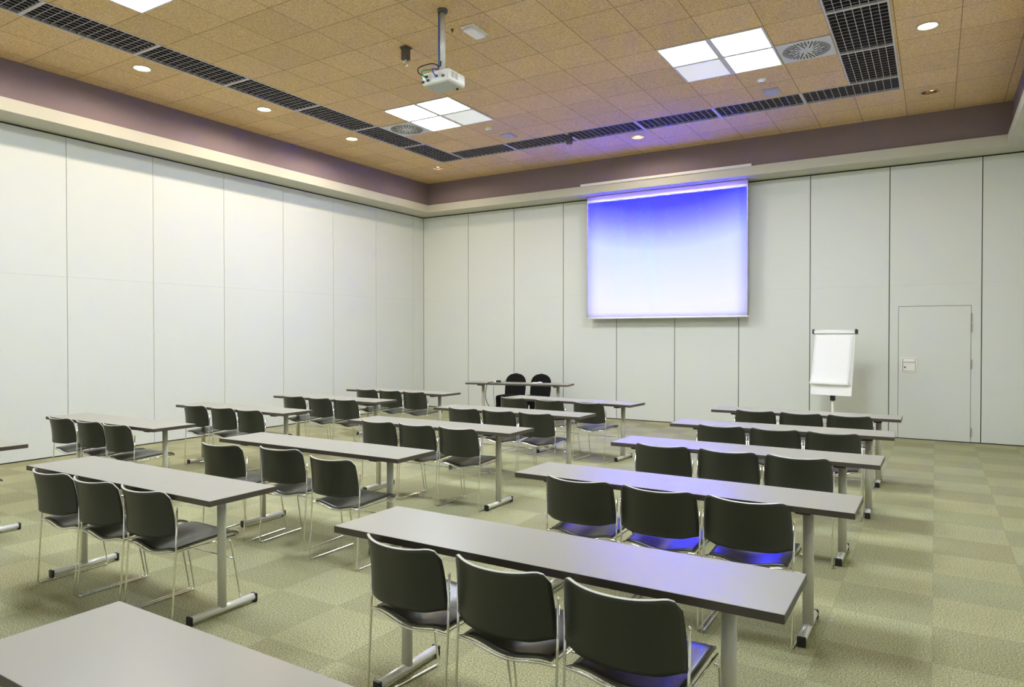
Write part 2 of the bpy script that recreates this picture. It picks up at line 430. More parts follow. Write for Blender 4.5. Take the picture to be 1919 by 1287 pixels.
# ------------------------------------------------------------------ square 2 x 2 luminaires
def luminaire(x0, x1, y0, y1, dim, label):
    t = thing('ceiling_light', label, 'light', ((x0+x1)/2, (y0+y1)/2, HC), 0, 'square four-pane ceiling lights')
    hx, hy = (x1-x0)/2 - .006, (y1-y0)/2 - .006; g = 0.034; e = 0.020
    f = B()
    for s in (-1, 1):
        box(f, -hx, hx, s*hy - (e if s > 0 else 0), s*hy + (0 if s > 0 else e), -.014, -.001)
        box(f, s*hx - (e if s > 0 else 0), s*hx + (0 if s > 0 else e), -hy + e, hy - e, -.014, -.001)
    box(f, -g, g, -hy + e, hy - e, -.014, -.001)
    box(f, -hx + e, -g, -g*.85, g*.85, -.014, -.001); box(f, g, hx - e, -g*.85, g*.85, -.014, -.001)
    obj('frame', f, m_lamp_frame, t)
    for i, sx in enumerate((-1, 1)):
        for j, sy in enumerate((-1, 1)):
            d = B()
            xa, xb = sorted((sx*(g + .001), sx*(hx - e - .001))); ya, yb = sorted((sy*(g*.85 + .001), sy*(hy - e - .001)))
            box(d, xa, xb, ya, yb, -.012, -.002)
            o = obj('diffuser', d, m_panel_dim if (i, j) == dim else (m_panel_near if y0 < 5 else m_panel_on), t)
            if (i, j) == dim: o['label'] = 'dim white diffuser pane'
LX = [(-6.872, -5.694), (-2.752, -1.575)]
luminaire(*LX[0], 7.668, 8.859, (1, 1), 'lit four-pane square ceiling light just beyond the projector')
luminaire(*LX[1], 7.668, 8.859, (0, 1), 'lit four-pane square ceiling light beside the door side swirl vent')
luminaire(*LX[0], 2.905, 4.095, None, 'lit four-pane ceiling light nearest the viewer by the long left wall')
luminaire(*LX[1], 2.905, 4.095, None, 'lit four-pane ceiling light overhead near the viewer on the door side')

# ------------------------------------------------------------------ swirl vents
def swirl(cx, cy, label):
    t = thing('ceiling_vent', label, 'vent', (cx, cy, HC), 0, 'swirl air vents in the ceiling')
    p = B(); rbox(p, -.288, .288, -.292, .292, -.010, -.001, .003); obj('plate', p, m_vent, t)
    s = B()
    for k in range(40):
        a = 2*PI*k/40
        r0, r1 = ((.075, .255), (.165, .255), (.12, .255), (.19, .255))[k % 4]
        w = .0068
        q = B(); box(q, r0, r1, -w, w, -.0125, -.0095)
        join(s, q, Matrix.Rotation(a, 4, 'Z') @ Matrix.Translation((0, .02, 0)))
    obj('slots', s, m_dark, t)
    h = B(); lathe(h, [(0, -.016), (.035, -.016), (.04, -.010), (.04, -.008)], 20); obj('hub', h, m_vent, t)
swirl(-7.165, 8.563, 'grey swirl air vent between the left grille run and the light beyond the projector')
swirl(-1.281, 8.563, 'grey swirl air vent between the door side light and the wide grille')

# ------------------------------------------------------------------ recessed downlights
dl_labels = {0: 'warm recessed downlight along the left wall nearest the viewer', 1: 'round lit recessed downlight above the left wall, farthest from the screen wall corner',
  2: 'bright sparkling recessed downlight midway along the left wall', 3: 'round lit recessed downlight near the swirl vent by the left wall',
  4: 'dull brown recessed downlight in the ceiling corner nearest the presenter table', 5: 'recessed downlight with glowing bulb right above the projection screen',
  6: 'bright warm recessed downlight on the door side beside the wide grille', 7: 'dark recessed downlight with painted amber reflection in the door corner',
  8: 'warm recessed downlight third from the door corner', 9: 'warm recessed downlight fourth from the door corner'}
for i, (x, y, p) in enumerate(DOWN):
    t = thing('recessed_downlight', dl_labels[i], 'downlight', (x, y, HC), 0, 'recessed ceiling downlights')
    b_ = B(); lathe(b_, [(.094, .002), (.094, -.006), (.114, -.005), (.116, -.001), (.094, -.0005)], 32); obj('trim_ring', b_, m_ring, t)
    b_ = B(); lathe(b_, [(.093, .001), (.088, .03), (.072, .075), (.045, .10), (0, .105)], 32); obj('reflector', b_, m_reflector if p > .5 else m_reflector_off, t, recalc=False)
    b_ = B()
    if p >= 1: lathe(b_, [(0, .006), (.05, .006), (.082, .012), (.082, .016), (0, .018)], 28)
    elif p > .5: lathe(b_, [(0, .020), (.03, .022), (.045, .035), (.045, .07), (0, .075)], 20)
    else: lathe(b_, [(0, .012), (.022, .018), (.028, .04), (.02, .07), (0, .08)], 16, cx=.03 if p < .2 else -.01)
    obj('bulb', b_, m_bulb if p > .2 else m_bulb_glint, t)
    if p > .2:
        L = bpy.data.lights.new('downlight_beam', 'SPOT'); L.energy = DOWN_W * p * (1.35 if x < -8 and y > 6 else 0.55 if x > -1 else 1.0)
        L.color = (1.0, 0.85, 0.67); L.spot_size = math.radians(174); L.spot_blend = 0.3; L.shadow_soft_size = 0.07
        lo = bpy.data.objects.new('downlight_beam', L); C.objects.link(lo); lo.parent = t; lo.location = (0, 0, -0.012)

# ------------------------------------------------------------------ small ceiling fittings
def disc_fit(name, x, y, r, h, m, label, cat):
    t = thing(name, label, cat, (x, y, HC), 0)
    b_ = B(); lathe(b_, [(r, 0), (r, -h*.5), (r*.85, -h*.75), (r*.55, -h*.8), (r*.5, -h), (0, -h)], 24); obj('housing', b_, m, t)
    b_ = B(); box(b_, -r*.45, r*.45, -r*.12, r*.12, -h - .004, -h + .002); obj('slot', b_, m_dark_metal, t)
disc_fit('smoke_detector', -6.02, 9.18, .055, .045, m_white_plastic, 'small round white smoke detector near the light beyond the projector', 'smoke detector')
disc_fit('smoke_detector', -1.91, 9.24, .055, .045, m_white_plastic, 'small round white smoke detector near the door side light', 'smoke detector')
def ceil_plate(x, y, sx, sy, label):
    t = thing('ceiling_plate', label, 'plate', (x, y, HC), 0)
    b_ = B(); rbox(b_, -sx/2, sx/2, -sy/2, sy/2, -.012, -.001, .003); obj('cover', b_, m_bluelit_plate, t)
    b_ = B(); rbox(b_, -sx/2 + .025, sx/2 - .025, -sy/2 + .025, sy/2 - .025, -.016, -.011, .002); obj('lens', b_, m_bluelit_plate, t)
ceil_plate(-5.98, 9.71, .20, .25, 'small square ceiling plate coloured as blue-lit beside the back grille, left wall side')
ceil_plate(-1.89, 9.80, .20, .29, 'small square ceiling plate coloured as blue-lit beside the back grille, door side')
t = thing('ceiling_emergency_light', 'white rectangular emergency light on the ceiling beside the projector pole', 'light', (-4.23, 6.17, HC), 0)
b_ = B(); rbox(b_, -.085, .085, -.15, .15, -.014, -.001, .004); obj('base', b_, m_white_plastic, t)
b_ = B(); rbox(b_, -.065, .065, -.13, .13, -.05, -.013, .014, 3); obj('cover', b_, mat('milky_cover', (0.88, 0.86, 0.92), 0.3), t)
b_ = B(); lathe(b_, [(.016, 0), (.016, -.012), (.008, -.02), (.008, -.035), (0, -.035)], 12)
tag(obj('ceiling_sensor', b_, m_dark_metal, loc=(-4.42, 6.03, HC)), 'tiny dark ceiling nozzle between the projector pole and the emergency light', 'sensor')
def hook(x, y, label):
    t = thing('ceiling_hook', label, 'hook', (x, y, HC - .0075), 0)
    b_ = B(); rbox(b_, -.052, .052, -.052, .052, -.012, -.001, .003); obj('flange', b_, m_dark_metal, t)
    b_ = B(); rbox(b_, -.038, .038, -.038, .038, -.14, -.011, .004); obj('tube', b_, m_dark_metal, t)
    b_ = B(); tube(b_, [(.034*math.sin(a), .0, -.175 + .036*math.cos(a)) for a in [2*PI*k/20 for k in range(20)]] + [(0, 0, -.139)], .006, 8); obj('ring', b_, m_chrome, t)
hook(-5.145, 6.13, 'dark ceiling bracket with steel ring beside the projector')
hook(-5.12, 10.2, 'dark ceiling bracket with steel ring under the back grille')

# ================================================================== DOOR in the back wall
d = B(); box(d, -.4875, .4475, YB - .001, YB + .05, .014, 2.037)
door = struct('door_1', d, m_door, 'flush pale door in the back wall beside the flip chart', 'door')
h = B(); rbox(h, -.455, -.235, YB - .010, YB - .0012, 1.03, 1.255, .004)
box(h, -.43, -.26, YB - .0125, YB - .0095, 1.05, 1.235)
pl = obj('handle_plate', h, m_plate, door)
h = B(); 
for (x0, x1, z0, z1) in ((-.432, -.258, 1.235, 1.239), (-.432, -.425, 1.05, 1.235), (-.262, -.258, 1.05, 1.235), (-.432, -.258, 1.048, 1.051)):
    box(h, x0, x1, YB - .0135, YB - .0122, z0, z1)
obj('recess_shade_line', h, mat('recess_shadow', (.18, .12, .12), .6), pl)  # dark strips painted as the shadow lines of the handle recess
h = B(); rbox(h, -.418, -.272, YB - .035, YB - .012, 1.185, 1.212, .008, 3); obj('pull', h, mat('pull_white', (.86, .85, .82), .3), pl)
h = B(); rbox(h, -.408, -.390, YB - .016, YB - .012, 1.09, 1.118, .002); obj('lock', h, m_dark_metal, pl)
for z0, z1 in ((1.79, 1.92), (1.645, 1.775), (1.10, 1.235), (.09, .22)):
    h = B(); box(h, .449, .462, YB - .012, YB - .0002, z0, z1); tube(h, [(.4485, YB - .009, z0), (.4485, YB - .009, z1)], .004, 8)
    obj('hinge', h, mat('hinge_metal', (.35, .33, .27), .4, metal=.5), door)

# ================================================================== PROJECTION SCREEN
SX0, SX1, SY, SZ0 = -5.70, -2.705, 12.10, 1.925
t = thing('hanging_projection_screen', 'large pull-down projection screen glowing blue to white on the back wall', 'projection screen', ((SX0+SX1)/2, SY, SZ0), 0)
w = (SX1 - SX0)/2
b_ = B(); rings = []
nz = 24
for i in range(nz + 1):
    v = i / nz; z = v * (HW - SZ0 + .02); ww = w - .004*math.sin(PI*v)
    rings.append([(-ww + 2*ww*k/12, 0.0, z) for k in range(13)])
SCREEN_GRID = rings
shell(b_, SCREEN_GRID, .003); obj('screen_cloth', b_, [m_screen, m_screen], t)
b_ = B(); tube(b_, [(-w - .02, 0, -.008), (w + .02, 0, -.008)], .014, 10); obj('weight_bar', b_, mat('weight_bar_white', (.85, .85, .85), .4), t)
b_ = B(); box(b_, -1.50 , 1.60, -.275, -.215, HF - SZ0 - .012, HF - SZ0 + .034); obj('housing', b_, m_screen_case, t)

# ================================================================== PROJECTOR
PX, PY = -4.24, 5.62
t = thing('projector_mount', 'grey steel ceiling pole that carries the projector', 'pole', (PX, PY, HC), 0)
b_ = B(); lathe(b_, [(.052, -.001), (.052, -.03), (.034, -.034), (.034, -.001)], 24); obj('flange', b_, m_dark_metal, t)
b_ = B(); tube(b_, [(0, 0, -.03), (0, 0, -.630)], .029, 20); obj('pole', b_, mat('pole_steel', (.72, .72, .70), .3, metal=.25), t)
b_ = B(); rbox(b_, -.03, .03, -.03, .03, -.641, -.626, .002); obj('bracket', b_, m_white_plastic, t)
t = thing('projector', 'white data projector hanging from the ceiling with cables at its rear', 'projector', (PX - .005, PY + .02, 4.098), 0)
b_ = B(); rbox(b_, -.172, .172, -.135, .145, .0, .120, .022, 4); obj('body', b_, m_white_plastic, t, smooth=True)
b_ = B(); rbox(b_, -.150, .150, -.118, .125, -.006, .002, .003); box(b_, -.150, .150, .012, .016, -.0075, -.0055); obj('underside', b_, m_proj_grey, t)
b_ = B(); box(b_, -.12, .152, -.137, -.134, .022, .098); obj('connector_panel', b_, mat('connector_panel_grey', (.62, .62, .58), .5), t)
for x, z, m in ((-.105, .075, m_dark), (-.085, .035, m_dark), (.02, .06, m_cable_blue), (-.15, .03, m_dark), (.10, .05, m_dark_metal)):
    b_ = B(); rbox(b_, x - .014, x + .014, -.153, -.133, z - .010, z + .010, .003); obj('plug', b_, m, t)
for k in range(2):
    b_ = B()
    for j in range(7): box(b_, .1715, .1735, -.10 + .06*k, -.052 + .06*k, .035 + j*.009, .039 + j*.009)
    obj('side_vent', b_, mat('vent_slot_grey', (.30, .30, .27), .6), t)
b_ = B(); tb = B(); lathe(tb, [(.036, 0), (.036, .02), (.030, .022), (.028, .008), (0, .008)], 24); join(b_, tb, Matrix.Translation((.06, .143, .062)) @ Matrix.Rotation(-PI/2, 4, 'X')); obj('lens_barrel', b_, m_dark, t)
b_ = B(); tb = B(); lathe(tb, [(.028, .0), (.02, .008), (0, .011)], 24); join(b_, tb, Matrix.Translation((.06, .148, .062)) @ Matrix.Rotation(-PI/2, 4, 'X')); obj('lens', b_, m_glass, t)
b_ = B(); tube(b_, [(.10, .10, .001), (.10, .10, -.02)], .012, 12); obj('foot', b_, m_dark, t)
for nm, m, dx, pts, lab in (
    ('cable', m_cable_green, -.036, [(-.031, -.024, -.04), (-.031, -.024, -.3), (-.033, -.026, -.57), (-.064, -.06, -.600), (-.118, -.15, -.632), (-.125, -.178, -.67), (-.09, -.142, -.72)], 'green cable running down the projector pole to the projector'),
    ('cable', m_cable_blue, -.03, [(-.020, -.034, -.04), (-.020, -.034, -.3), (-.018, -.038, -.57), (-.004, -.09, -.62), (-.01, -.15, -.637), (.012, -.17, -.68), (.016, -.142, -.70)], 'blue video cable strapped to the projector pole'),
    ('cable', m_cable_black, 0, [(.008, -.039, -.53), (.012, -.06, -.585), (-.03, -.13, -.575), (-.145, -.19, -.61), (-.15, -.19, -.665), (-.112, -.142, -.688)], 'black power cable looping behind the projector')):
    b_ = B(); tube(b_, smooth_curve(pts, 8), .006, 8)
    tag(obj(nm, b_, m, loc=(PX, PY, HC)), lab, 'cable', 'projector cables')

# ================================================================== DESKS
TH = 0.030; ZT = 0.732; TL, TD = 1.938, 0.434
def make_desk(label, group):
    t = thing('desk', label, 'desk', (0, 0, 0), 0, group)
    b_ = B(); box(b_, -TL/2 + .0015, TL/2 - .0015, -TD/2 + .0015, TD/2 - .0015, ZT - TH, ZT)
    obj('tabletop', b_, m_top, t)
    b_ = B(); e = .0022
    for s in (-1, 1):
        y0, y1 = sorted((s*TD/2, s*(TD/2 - e))); box(b_, -TL/2, TL/2, y0, y1, ZT - TH - .0003, ZT - .0006)
        x0, x1 = sorted((s*TL/2, s*(TL/2 - e))); box(b_, x0, x1, -TD/2 + e, TD/2 - e, ZT - TH - .0003, ZT - .0006)
    obj('edge_band', b_, m_edge, t)
    for s in (-1, 1):
        x = s * (TL/2 - .25)
        b_ = B(); tube(b_, [(x, .042, .045), (x, .042, ZT - TH - .02)], .0285, 16, sy=.75); obj('leg', b_, m_alu, t, smooth=False)
        b_ = B(); tube(b_, [(x, -.155, .032), (x, .255, .032)], .021, 14, sy=1.0)
        f = obj('foot', b_, m_foot, t)
        for yy in ((-.172, -.1545), (.2545, .272)):
            c = B(); rbox(c, x - .0225, x + .0225, yy[0], yy[1], .002, .054, .006); obj('end_cap', c, m_dark, f)
        b_ = B(); rbox(b_, x - .040, x + .040, -.155, .165, ZT - TH - .024, ZT - TH - .0005, .008); obj('bracket', b_, m_dark, t)
    return t
desk_group = 'narrow training desks in rows'
DESKS = {}
ordn = {1: 'first', 2: 'second', 3: 'third', 4: 'fourth', 5: 'fifth', 6: 'sixth'}
colname = {'R': 'in the flip chart column', 'M': 'in the middle column', 'L': 'in the column along the left wall'}
# (column, row from the screen) : left x, right x, near edge left y, near edge right y
rows = {
 ('R', 6): (-2.255, -0.335, .822, .808), ('R', 5): (-2.31, -0.39, 2.25, 2.25), ('R', 4): (-2.25, -0.32, 3.72, 3.71), ('R', 3): (-2.23, -0.30, 5.18, 5.165),
 ('R', 2): (-2.21, -0.285, 6.58, 6.65), ('R', 1): (-2.22, -0.285, 8.06, 8.07),
 ('M', 5): (-5.13, -3.185, 2.24, 2.245), ('M', 4): (-5.085, -3.185, 3.67, 3.69), ('M', 3): (-5.06, -3.19, 5.145, 5.16), ('M', 2): (-5.10, -3.185, 6.575, 6.57), ('M', 1): (-5.115, -3.17, 8.14, 8.01),
 ('L', 5): (-8.03, -6.115, 2.26, 2.26), ('L', 4): (-8.04, -6.09, 3.70, 3.715), ('L', 3): (-8.01, -6.095, 5.165, 5.185), ('L', 2): (-8.03, -6.10, 6.66, 6.655), ('L', 1): (-7.99, -6.08, 8.06, 8.06)}
seats = {
 ('R', 5): [(-1.872, 2.207, -6.5), (-1.381, 2.187, -3), (-.902, 2.18, -2)],
 ('R', 4): [(-1.797, 3.708, 0), (-1.3115, 3.703, 0), (-.834, 3.703, 0)],
 ('R', 3): [(-1.80, 5.185, 0), (-1.303, 5.185, 0), (-.82, 5.18, 0)],
 ('R', 2): [(-1.716, 6.58, 1.5), (-1.238, 6.595, 2), (-.760, 6.61, 2)],
 ('R', 1): [(-1.727, 8.09, 0), (-1.249, 8.09, 0), (-.771, 8.10, 0)],
 ('M', 5): [(-4.70, 2.215, 0), (-4.2215, 2.22, 0), (-3.744, 2.235, 0)],
 ('M', 4): [(-4.757, 3.452, 5), (-4.2045, 3.555, 4), (-3.565, 3.455, 0)],
 ('M', 3): [(-4.695, 5.165, 0), (-4.215, 5.165, 0), (-3.735, 5.17, 0)],
 ('M', 2): [(-4.677, 6.595, 0), (-4.199, 6.595, 0), (-3.72, 6.595, 0)],
 ('M', 1): [(-4.875, 8.04, -4), (-4.31, 7.995, -3), (-3.72, 7.95, -5)],
 ('L', 5): [None, None, (-6.70, 2.21, 0)],
 ('L', 4): [(-7.67, 3.69, 0), (-7.13, 3.69, 0), (-6.65, 3.69, 0)],
 ('L', 3): [(-7.66, 5.19, 0), (-7.14, 5.19, 0), (-6.66, 5.19, 0)],
 ('L', 2): [(-7.63, 6.68, 0), (-7.115, 6.67, 0), (-6.637, 6.67, 0)],
 ('L', 1): [(-7.61, 8.11, 0), (-7.13, 8.11, 0), (-6.652, 8.11, 0)]}
for k_ in rows: rows[k_] = tuple(v_ * 1.0093 for v_ in rows[k_])
def desk_pose(k):
    x0, x1, ya, yb = rows[k]
    rz = math.atan2(yb - ya, x1 - x0)
    cx, cy = (x0 + x1)/2, (ya + yb)/2
    return (cx - math.sin(rz)*TD/2, cy + math.cos(rz)*TD/2, 0), rz
proto = {}; moves = []
for k in rows:
    loc, rz = desk_pose(k)
    lab = 'narrow grey desk, %s from the screen %s' % (ordn[k[1]], colname[k[0]])
    if k == ('R', 6): lab = 'bare grey desk end filling the corner nearest the viewer'
    if not proto:
        o = proto['R'] = make_desk(lab, desk_group); o.location = loc; o.rotation_euler.z = rz
    else: o = dup(proto['R'], loc, rz, lab)
    # the two leg frames slide along the top: they stand clear of the chairs pushed in beside them
    x0, x1 = rows[k][:2]; cs = seats.get(k, [None, None, None])
    il, ir = (.265, .262) if k[0] == 'R' else (.215, .285)
    pl, pr = x0 + il, x1 - ir
    if cs[0] and k not in (('M', 4), ('R', 5)): pl = min(pl, cs[0][0] - .258 - max(0, math.sin(math.radians(cs[0][2])))*.47)
    if cs[2] and k != ('M', 4): pr = max(pr, cs[2][0] + .258 + max(0, -math.sin(math.radians(cs[2][2])))*.47)
    if k == ('R', 5): pl = -2.121
    if k == ('M', 1): pl = -4.592
    moves.append((o, pl - (loc[0] - (TL/2 - .25)), pr - (loc[0] + (TL/2 - .25))))
# presenter's table, turned towards the room
px, py, prz = -6.43, 10.80, math.radians(11.3)
dup(proto['R'], (px, py, 0), prz, 'presenter desk turned askew before two black covered chairs', 'presenter desk')

# ================================================================== CHAIRS
LW = 0.2255
def make_chair(label, group):
    t = thing('stacking_chair', label, 'chair', (0, 0, 0), 0, group)
    R = .0055
    for s in (-1, 1):
        b_ = B()
        tube(b_, fillet([(s*.2300, .033, .655), (s*(LW + .002), .027, .41), (s*LW, 0, .0058), (s*LW, .445, .0058), (s*(LW - .004), .375, .400), (s*(LW - .012), .34, .404)], .022, 5), R, 8)
        lathe(b_, [(0, .662), (.0045, .660), (.0062, .655), (.0058, .648)], 8, cx=s*.2300, cy=.033)
        obj('sled_leg', b_, m_chrome, t)
        # side rail under the seat
    b_ = B()
    pts = []
    for k in range(17):
        u = -1 + k/8
        pts.append((u*LW, .026 - .004*(1 - u*u), .410 - .026*(0.5 + 0.5*math.cos(PI*min(1, abs(u)*1.15)))))
    full = [(-.203, .42, .414), (-.203, .22, .410), (-.208, .055, .410), (-LW, .026, .410)] + pts[2:-2] + [(LW, .026, .410), (.208, .055, .410), (.203, .22, .410), (.203, .42, .414)]
    tube(b_, fillet(full, .008, 2), R, 8)
    obj('seat_rail', b_, m_chrome, t)
    b_ = B(); tube(b_, fillet([(-LW + .002, .3945, .285), (LW - .002, .3945, .285)], .01), .0042, 8); obj('stretcher', b_, m_chrome, t)
    # seat shell
    nx, ny = 18, 18; g = []
    for j in range(ny + 1):
        v = j/ny; y = .034 + v*.448; row = []
        for i in range(nx + 1):
            u = -1 + 2*i/nx
            hw = .199 - .006*(v > .5)*(v - .5)
            if v > .86: hw -= .045*((v - .86)/.14)**2
            dish = .5 + .5*math.cos(PI*min(1, abs(u)*1.12))
            z = .421 - .028*dish*(1 - v)**.6 + .018*math.sin(PI*min(1, v*1.1)*.5) + .006*dish*v
            if v > .8: z -= .040*((v - .8)/.2)**2
            row.append((u*hw, y, z))
        g.append(row)
    b_ = B(); shell(b_, g, .010); obj('seat', b_, [m_seat, m_rim_dark], t)
    # back shell
    nx, nv = 24, 14; g = []
    W = .2240; rT = .046; zT = .763
    for j in range(nv + 1):
        v = j/nv; row = []
        for i in range(nx + 1):
            u = -1 + 2*i/nx
            uu = math.copysign(abs(u)**.85, u)
            x = uu*W; ax = abs(x)
            top = zT if ax < W - rT else zT - rT + math.sqrt(max(0, rT*rT - (ax - W + rT)**2)) if ax < W else zT - rT
            top -= .014*(1 - uu*uu); k = max(0, min(1, (abs(uu) - .62)/.38)); k = k*k*(3 - 2*k)
            bot = .497 + .013*k
            z = bot + (top - bot)*v
            f = (z - .49)/.265
            xs = x*(1 - .055*max(0, f)**2)
            y = .031 - .082*(1 - abs(uu)**2.4) - .036*max(0, f)**2.2
            row.append((xs, y, z))
        g.append(row)
    b_ = B(); shell(b_, g, .011, rim_top=True); obj('backrest', b_, [m_back, m_rim], t)
    return t
chair_group = 'black stacking chairs at the desks'
chair0 = None
place = ['left seat', 'middle seat', 'right seat']
coln2 = {'R': 'flip chart column', 'M': 'middle column', 'L': 'left wall column'}
for k, lst in seats.items():
    for i, c in enumerate(lst):
        if c is None: continue
        lab = 'black chair, %s at the %s desk from the screen, %s' % (place[i], ordn[k[1]], coln2[k[0]])
        if chair0 is None:
            chair0 = make_chair(lab, chair_group); chair0.location = (c[0], c[1], 0); chair0.rotation_euler.z = math.radians(c[2])
        else: dup(chair0, (c[0], c[1], 0), math.radians(c[2]), lab)

for o, dl, dr in moves:
    for ch in o.children:
        nm = ch.name.split('.')[0]
        if nm in ('leg', 'foot', 'bracket'):
            ch.location.x = dl if ch.data.vertices[0].co.x < 0 else dr
# ------------------------------------------------------------------ covered chairs behind the presenter's desk
def covered_chair(label):
    t = thing('covered_chair', label, 'chair', (0, 0, 0), 0, 'black covered presenter chairs')
    # faces -y ; origin under the seat centre
    b_ = B(); rings = []
    n = 22
    # back: rounded top slab lofted
    for j in range(n + 1):
        v = j/n; z = .40 + .46*v
        hw = .218 + .010*math.sin(PI*min(1, v*1.3))
        if v > .66:
            q = (v - .66)/.34; hw *= math.sqrt(max(0.0, 1 - q*q)) if q < 1 else 0
        hw = max(hw, .004); yb = .22 + .07*v; d = .032 if v < .9 else .032*(1 - (v - .9)*6)
        ring = []
        for k in range(20):
            a = 2*PI*k/20; c, s = math.cos(a), math.sin(a)
            ring.append(b_.verts.new((hw*math.copysign(abs(c)**.6, c), yb + d*math.copysign(abs(s)**.8, s), z)))
        rings.append(ring)
    for a, c in zip(rings, rings[1:]):
        for k in range(20): b_.faces.new((a[k], a[(k+1) % 20], c[(k+1) % 20], c[k]))
    b_.faces.new(rings[0][::-1]); b_.faces.new(rings[-1])
    obj('back_cover', b_, m_cover, t, smooth=True)
    b_ = B(); rings = []
    for z, fl, k0 in ((.0, .018, 1), (.10, .006, 1), (.28, -.004, 1), (.40, 0, 0), (.44, -.004, 0), (.455, -.03, 0), (.46, -.12, 0)):
        ring = []
        for k in range(48):
            a = 2*PI*k/48; c, s = math.cos(a), math.sin(a)
            r = fl + .006*k0*math.sin(6*a)
            ring.append(b_.verts.new(((.215 + r)*math.copysign(abs(c)**.42, c), .02 + (.235 + r)*math.copysign(abs(s)**.42, s), z)))
        rings.append(ring)
    for a, c in zip(rings, rings[1:]):
        for k in range(48): b_.faces.new((a[k], a[(k+1) % 48], c[(k+1) % 48], c[k]))
    b_.faces.new(rings[-1]); b_.faces.new(rings[0][::-1])
    obj('seat_cover', b_, m_cover, t, smooth=True)
    return t
cc = covered_chair('black cloth covered chair behind the presenter desk, on the left wall side')
cc.location = (-6.94, 11.28, 0); cc.rotation_euler.z = math.radians(2)
dup(cc, (-6.455, 11.38, 0), math.radians(-2), 'black cloth covered chair behind the presenter desk, on the screen side')

# ------------------------------------------------------------------ things on the presenter's desk
Rz = Matrix.Rotation(prz, 4, 'Z'); Pm = Matrix.Translation((px, py, 0)) @ Rz
def on_desk(x, y, z=ZT): return tuple(Pm @ Vector((x, y, z)))
b_ = B(); tube(b_, smooth_curve([(-.50, .02, ZT + .012), (-.50, -.12, ZT + .008), (-.52, -.22, ZT + .006), (-.53, -.245, ZT - .03), (-.545, -.27, .56), (-.53, -.27, .42), (-.46, -.24, .27), (-.38, -.20, .10), (-.30, -.19, .02), (-.10, -.19, .008), (.25, -.19, .008)], 8), .006, 8)
bmesh.ops.transform(b_, matrix=Pm, verts=b_.verts[:])
tag(obj('cable', b_, m_cable_black), 'long black cable drooping from the presenter desk to the floor', 'cable', 'presenter desk cables')
b_ = B(); tube(b_, smooth_curve([(-.28, .04, ZT + .03), (-.26, .0, ZT + .035), (-.30, -.10, ZT + .008), (-.38, -.20, ZT + .006), (-.40, -.232, ZT - .01), (-.405, -.238, .6), (-.39, -.235, .40), (-.375, -.16, .15), (-.36, -.13, .02), (-.20, -.13, .008), (.2, -.12, .008)], 8), .004, 8)
bmesh.ops.transform(b_, matrix=Pm, verts=b_.verts[:])
tag(obj('cable', b_, mat('grey_cable', (.16, .16, .15), .5)), 'thin grey cable hanging over the presenter desk front', 'cable', 'presenter desk cables')
t = thing('video_adapter', 'small black and white connector lying on the presenter desk', 'connector', on_desk(-.47, .06), prz + .3)
b_ = B(); rbox(b_, -.06, .0, -.018, .018, .001, .026, .004); obj('plug', b_, m_white_plastic, t)
b_ = B(); rbox(b_, .0, .09, -.02, .02, .001, .036, .006); obj('body', b_, m_dark, t)
t = thing('notepaper', 'crumpled white paper slip on the presenter desk before the covered chair', 'paper', on_desk(.36, -.05), prz + .2)
b_ = B(); g = []
for j in range(5): g.append([(-.09 + .045*i, -.05 + .025*j, .008 + .012*((i*3 + j*2) % 3)*.6 + (.012 if i == 3 else 0)) for i in range(5)])
shell(b_, g, .002); obj('sheet', b_, [m_paper, m_paper], t)

# ================================================================== FLIP CHART
EX, EY = -1.35, 11.62
t = thing('flip_chart_easel', 'white flip chart easel on a cream column before the back wall', 'easel', (EX, EY, 0), math.radians(-12))
lean = math.radians(11)
def Lm(): return Matrix.Translation((0, -.05, .68)) @ Matrix.Rotation(-lean, 4, 'X')
def lobj(name, b_, m, par=None):
    bmesh.ops.transform(b_, matrix=Lm(), verts=b_.verts[:]); return obj(name, b_, m, par or t)
b_ = B(); rbox(b_, -.30, .30, -.008, .008, 0, 1.0, .004); lobj('board', b_, m_board)
b_ = B(); tube(b_, [(-.30, -.02, .985), (.30, -.02, .985)], .033, 16); rbox(b_, -.30, .30, -.052, -.012, .955, 1.0, .008); bar = lobj('clamp_bar', b_, mat('clamp_white', (.88, .88, .88), .35))
for s in (-1, 1):
    b_ = B(); rbox(b_, *sorted((s*.3005, s*.328)), -.056, .02, .950, 1.022, .008); lobj('end_cap', b_, mat('navy_cap', (.01, .012, .03), .4), bar)
b_ = B(); tube(b_, [(0, .045, .06), (0, .045, .60)], .019, 16); obj('column', b_, m_cream, t)
b_ = B(); tube(b_, [(0, .045, .60), (0, .045, .95)], .014, 12); obj('inner_column', b_, m_chrome, t)
b_ = B(); rbox(b_, -.03, .03, .01, .08, .595, .672, .006); obj('collar', b_, m_dark, t)
for a in (math.radians(90), math.radians(210), math.radians(330)):
    b_ = B(); tube(b_, [(0, .045, .09), (.33*math.cos(a), .045 + .33*math.sin(a), .03)], .013, 10)
    l_ = obj('leg', b_, m_cream, t)
    b_ = B(); lathe(b_, [(0, .0), (.02, .0), (.02, .03), (.014, .045), (0, .045)], 12, cx=.33*math.cos(a), cy=.045 + .33*math.sin(a)); obj('glide', b_, m_dark, l_)
t2 = thing('paper_pad', 'blank white paper pad hanging from the flip chart clamp', 'paper pad', (EX, EY, 0), math.radians(-12))
b_ = B(); g = []
for j in range(19):
    v = j/18; row = []
    for i in range(9):
        u = -1 + i/4
        curl = .035*max(0, (v - .82)/.18)**2*(1.0 - .25*u)
        row.append((u*.285 - .004 - .016*v, -.020 - curl - .010*v, .944 - v*.785))
    g.append(row)
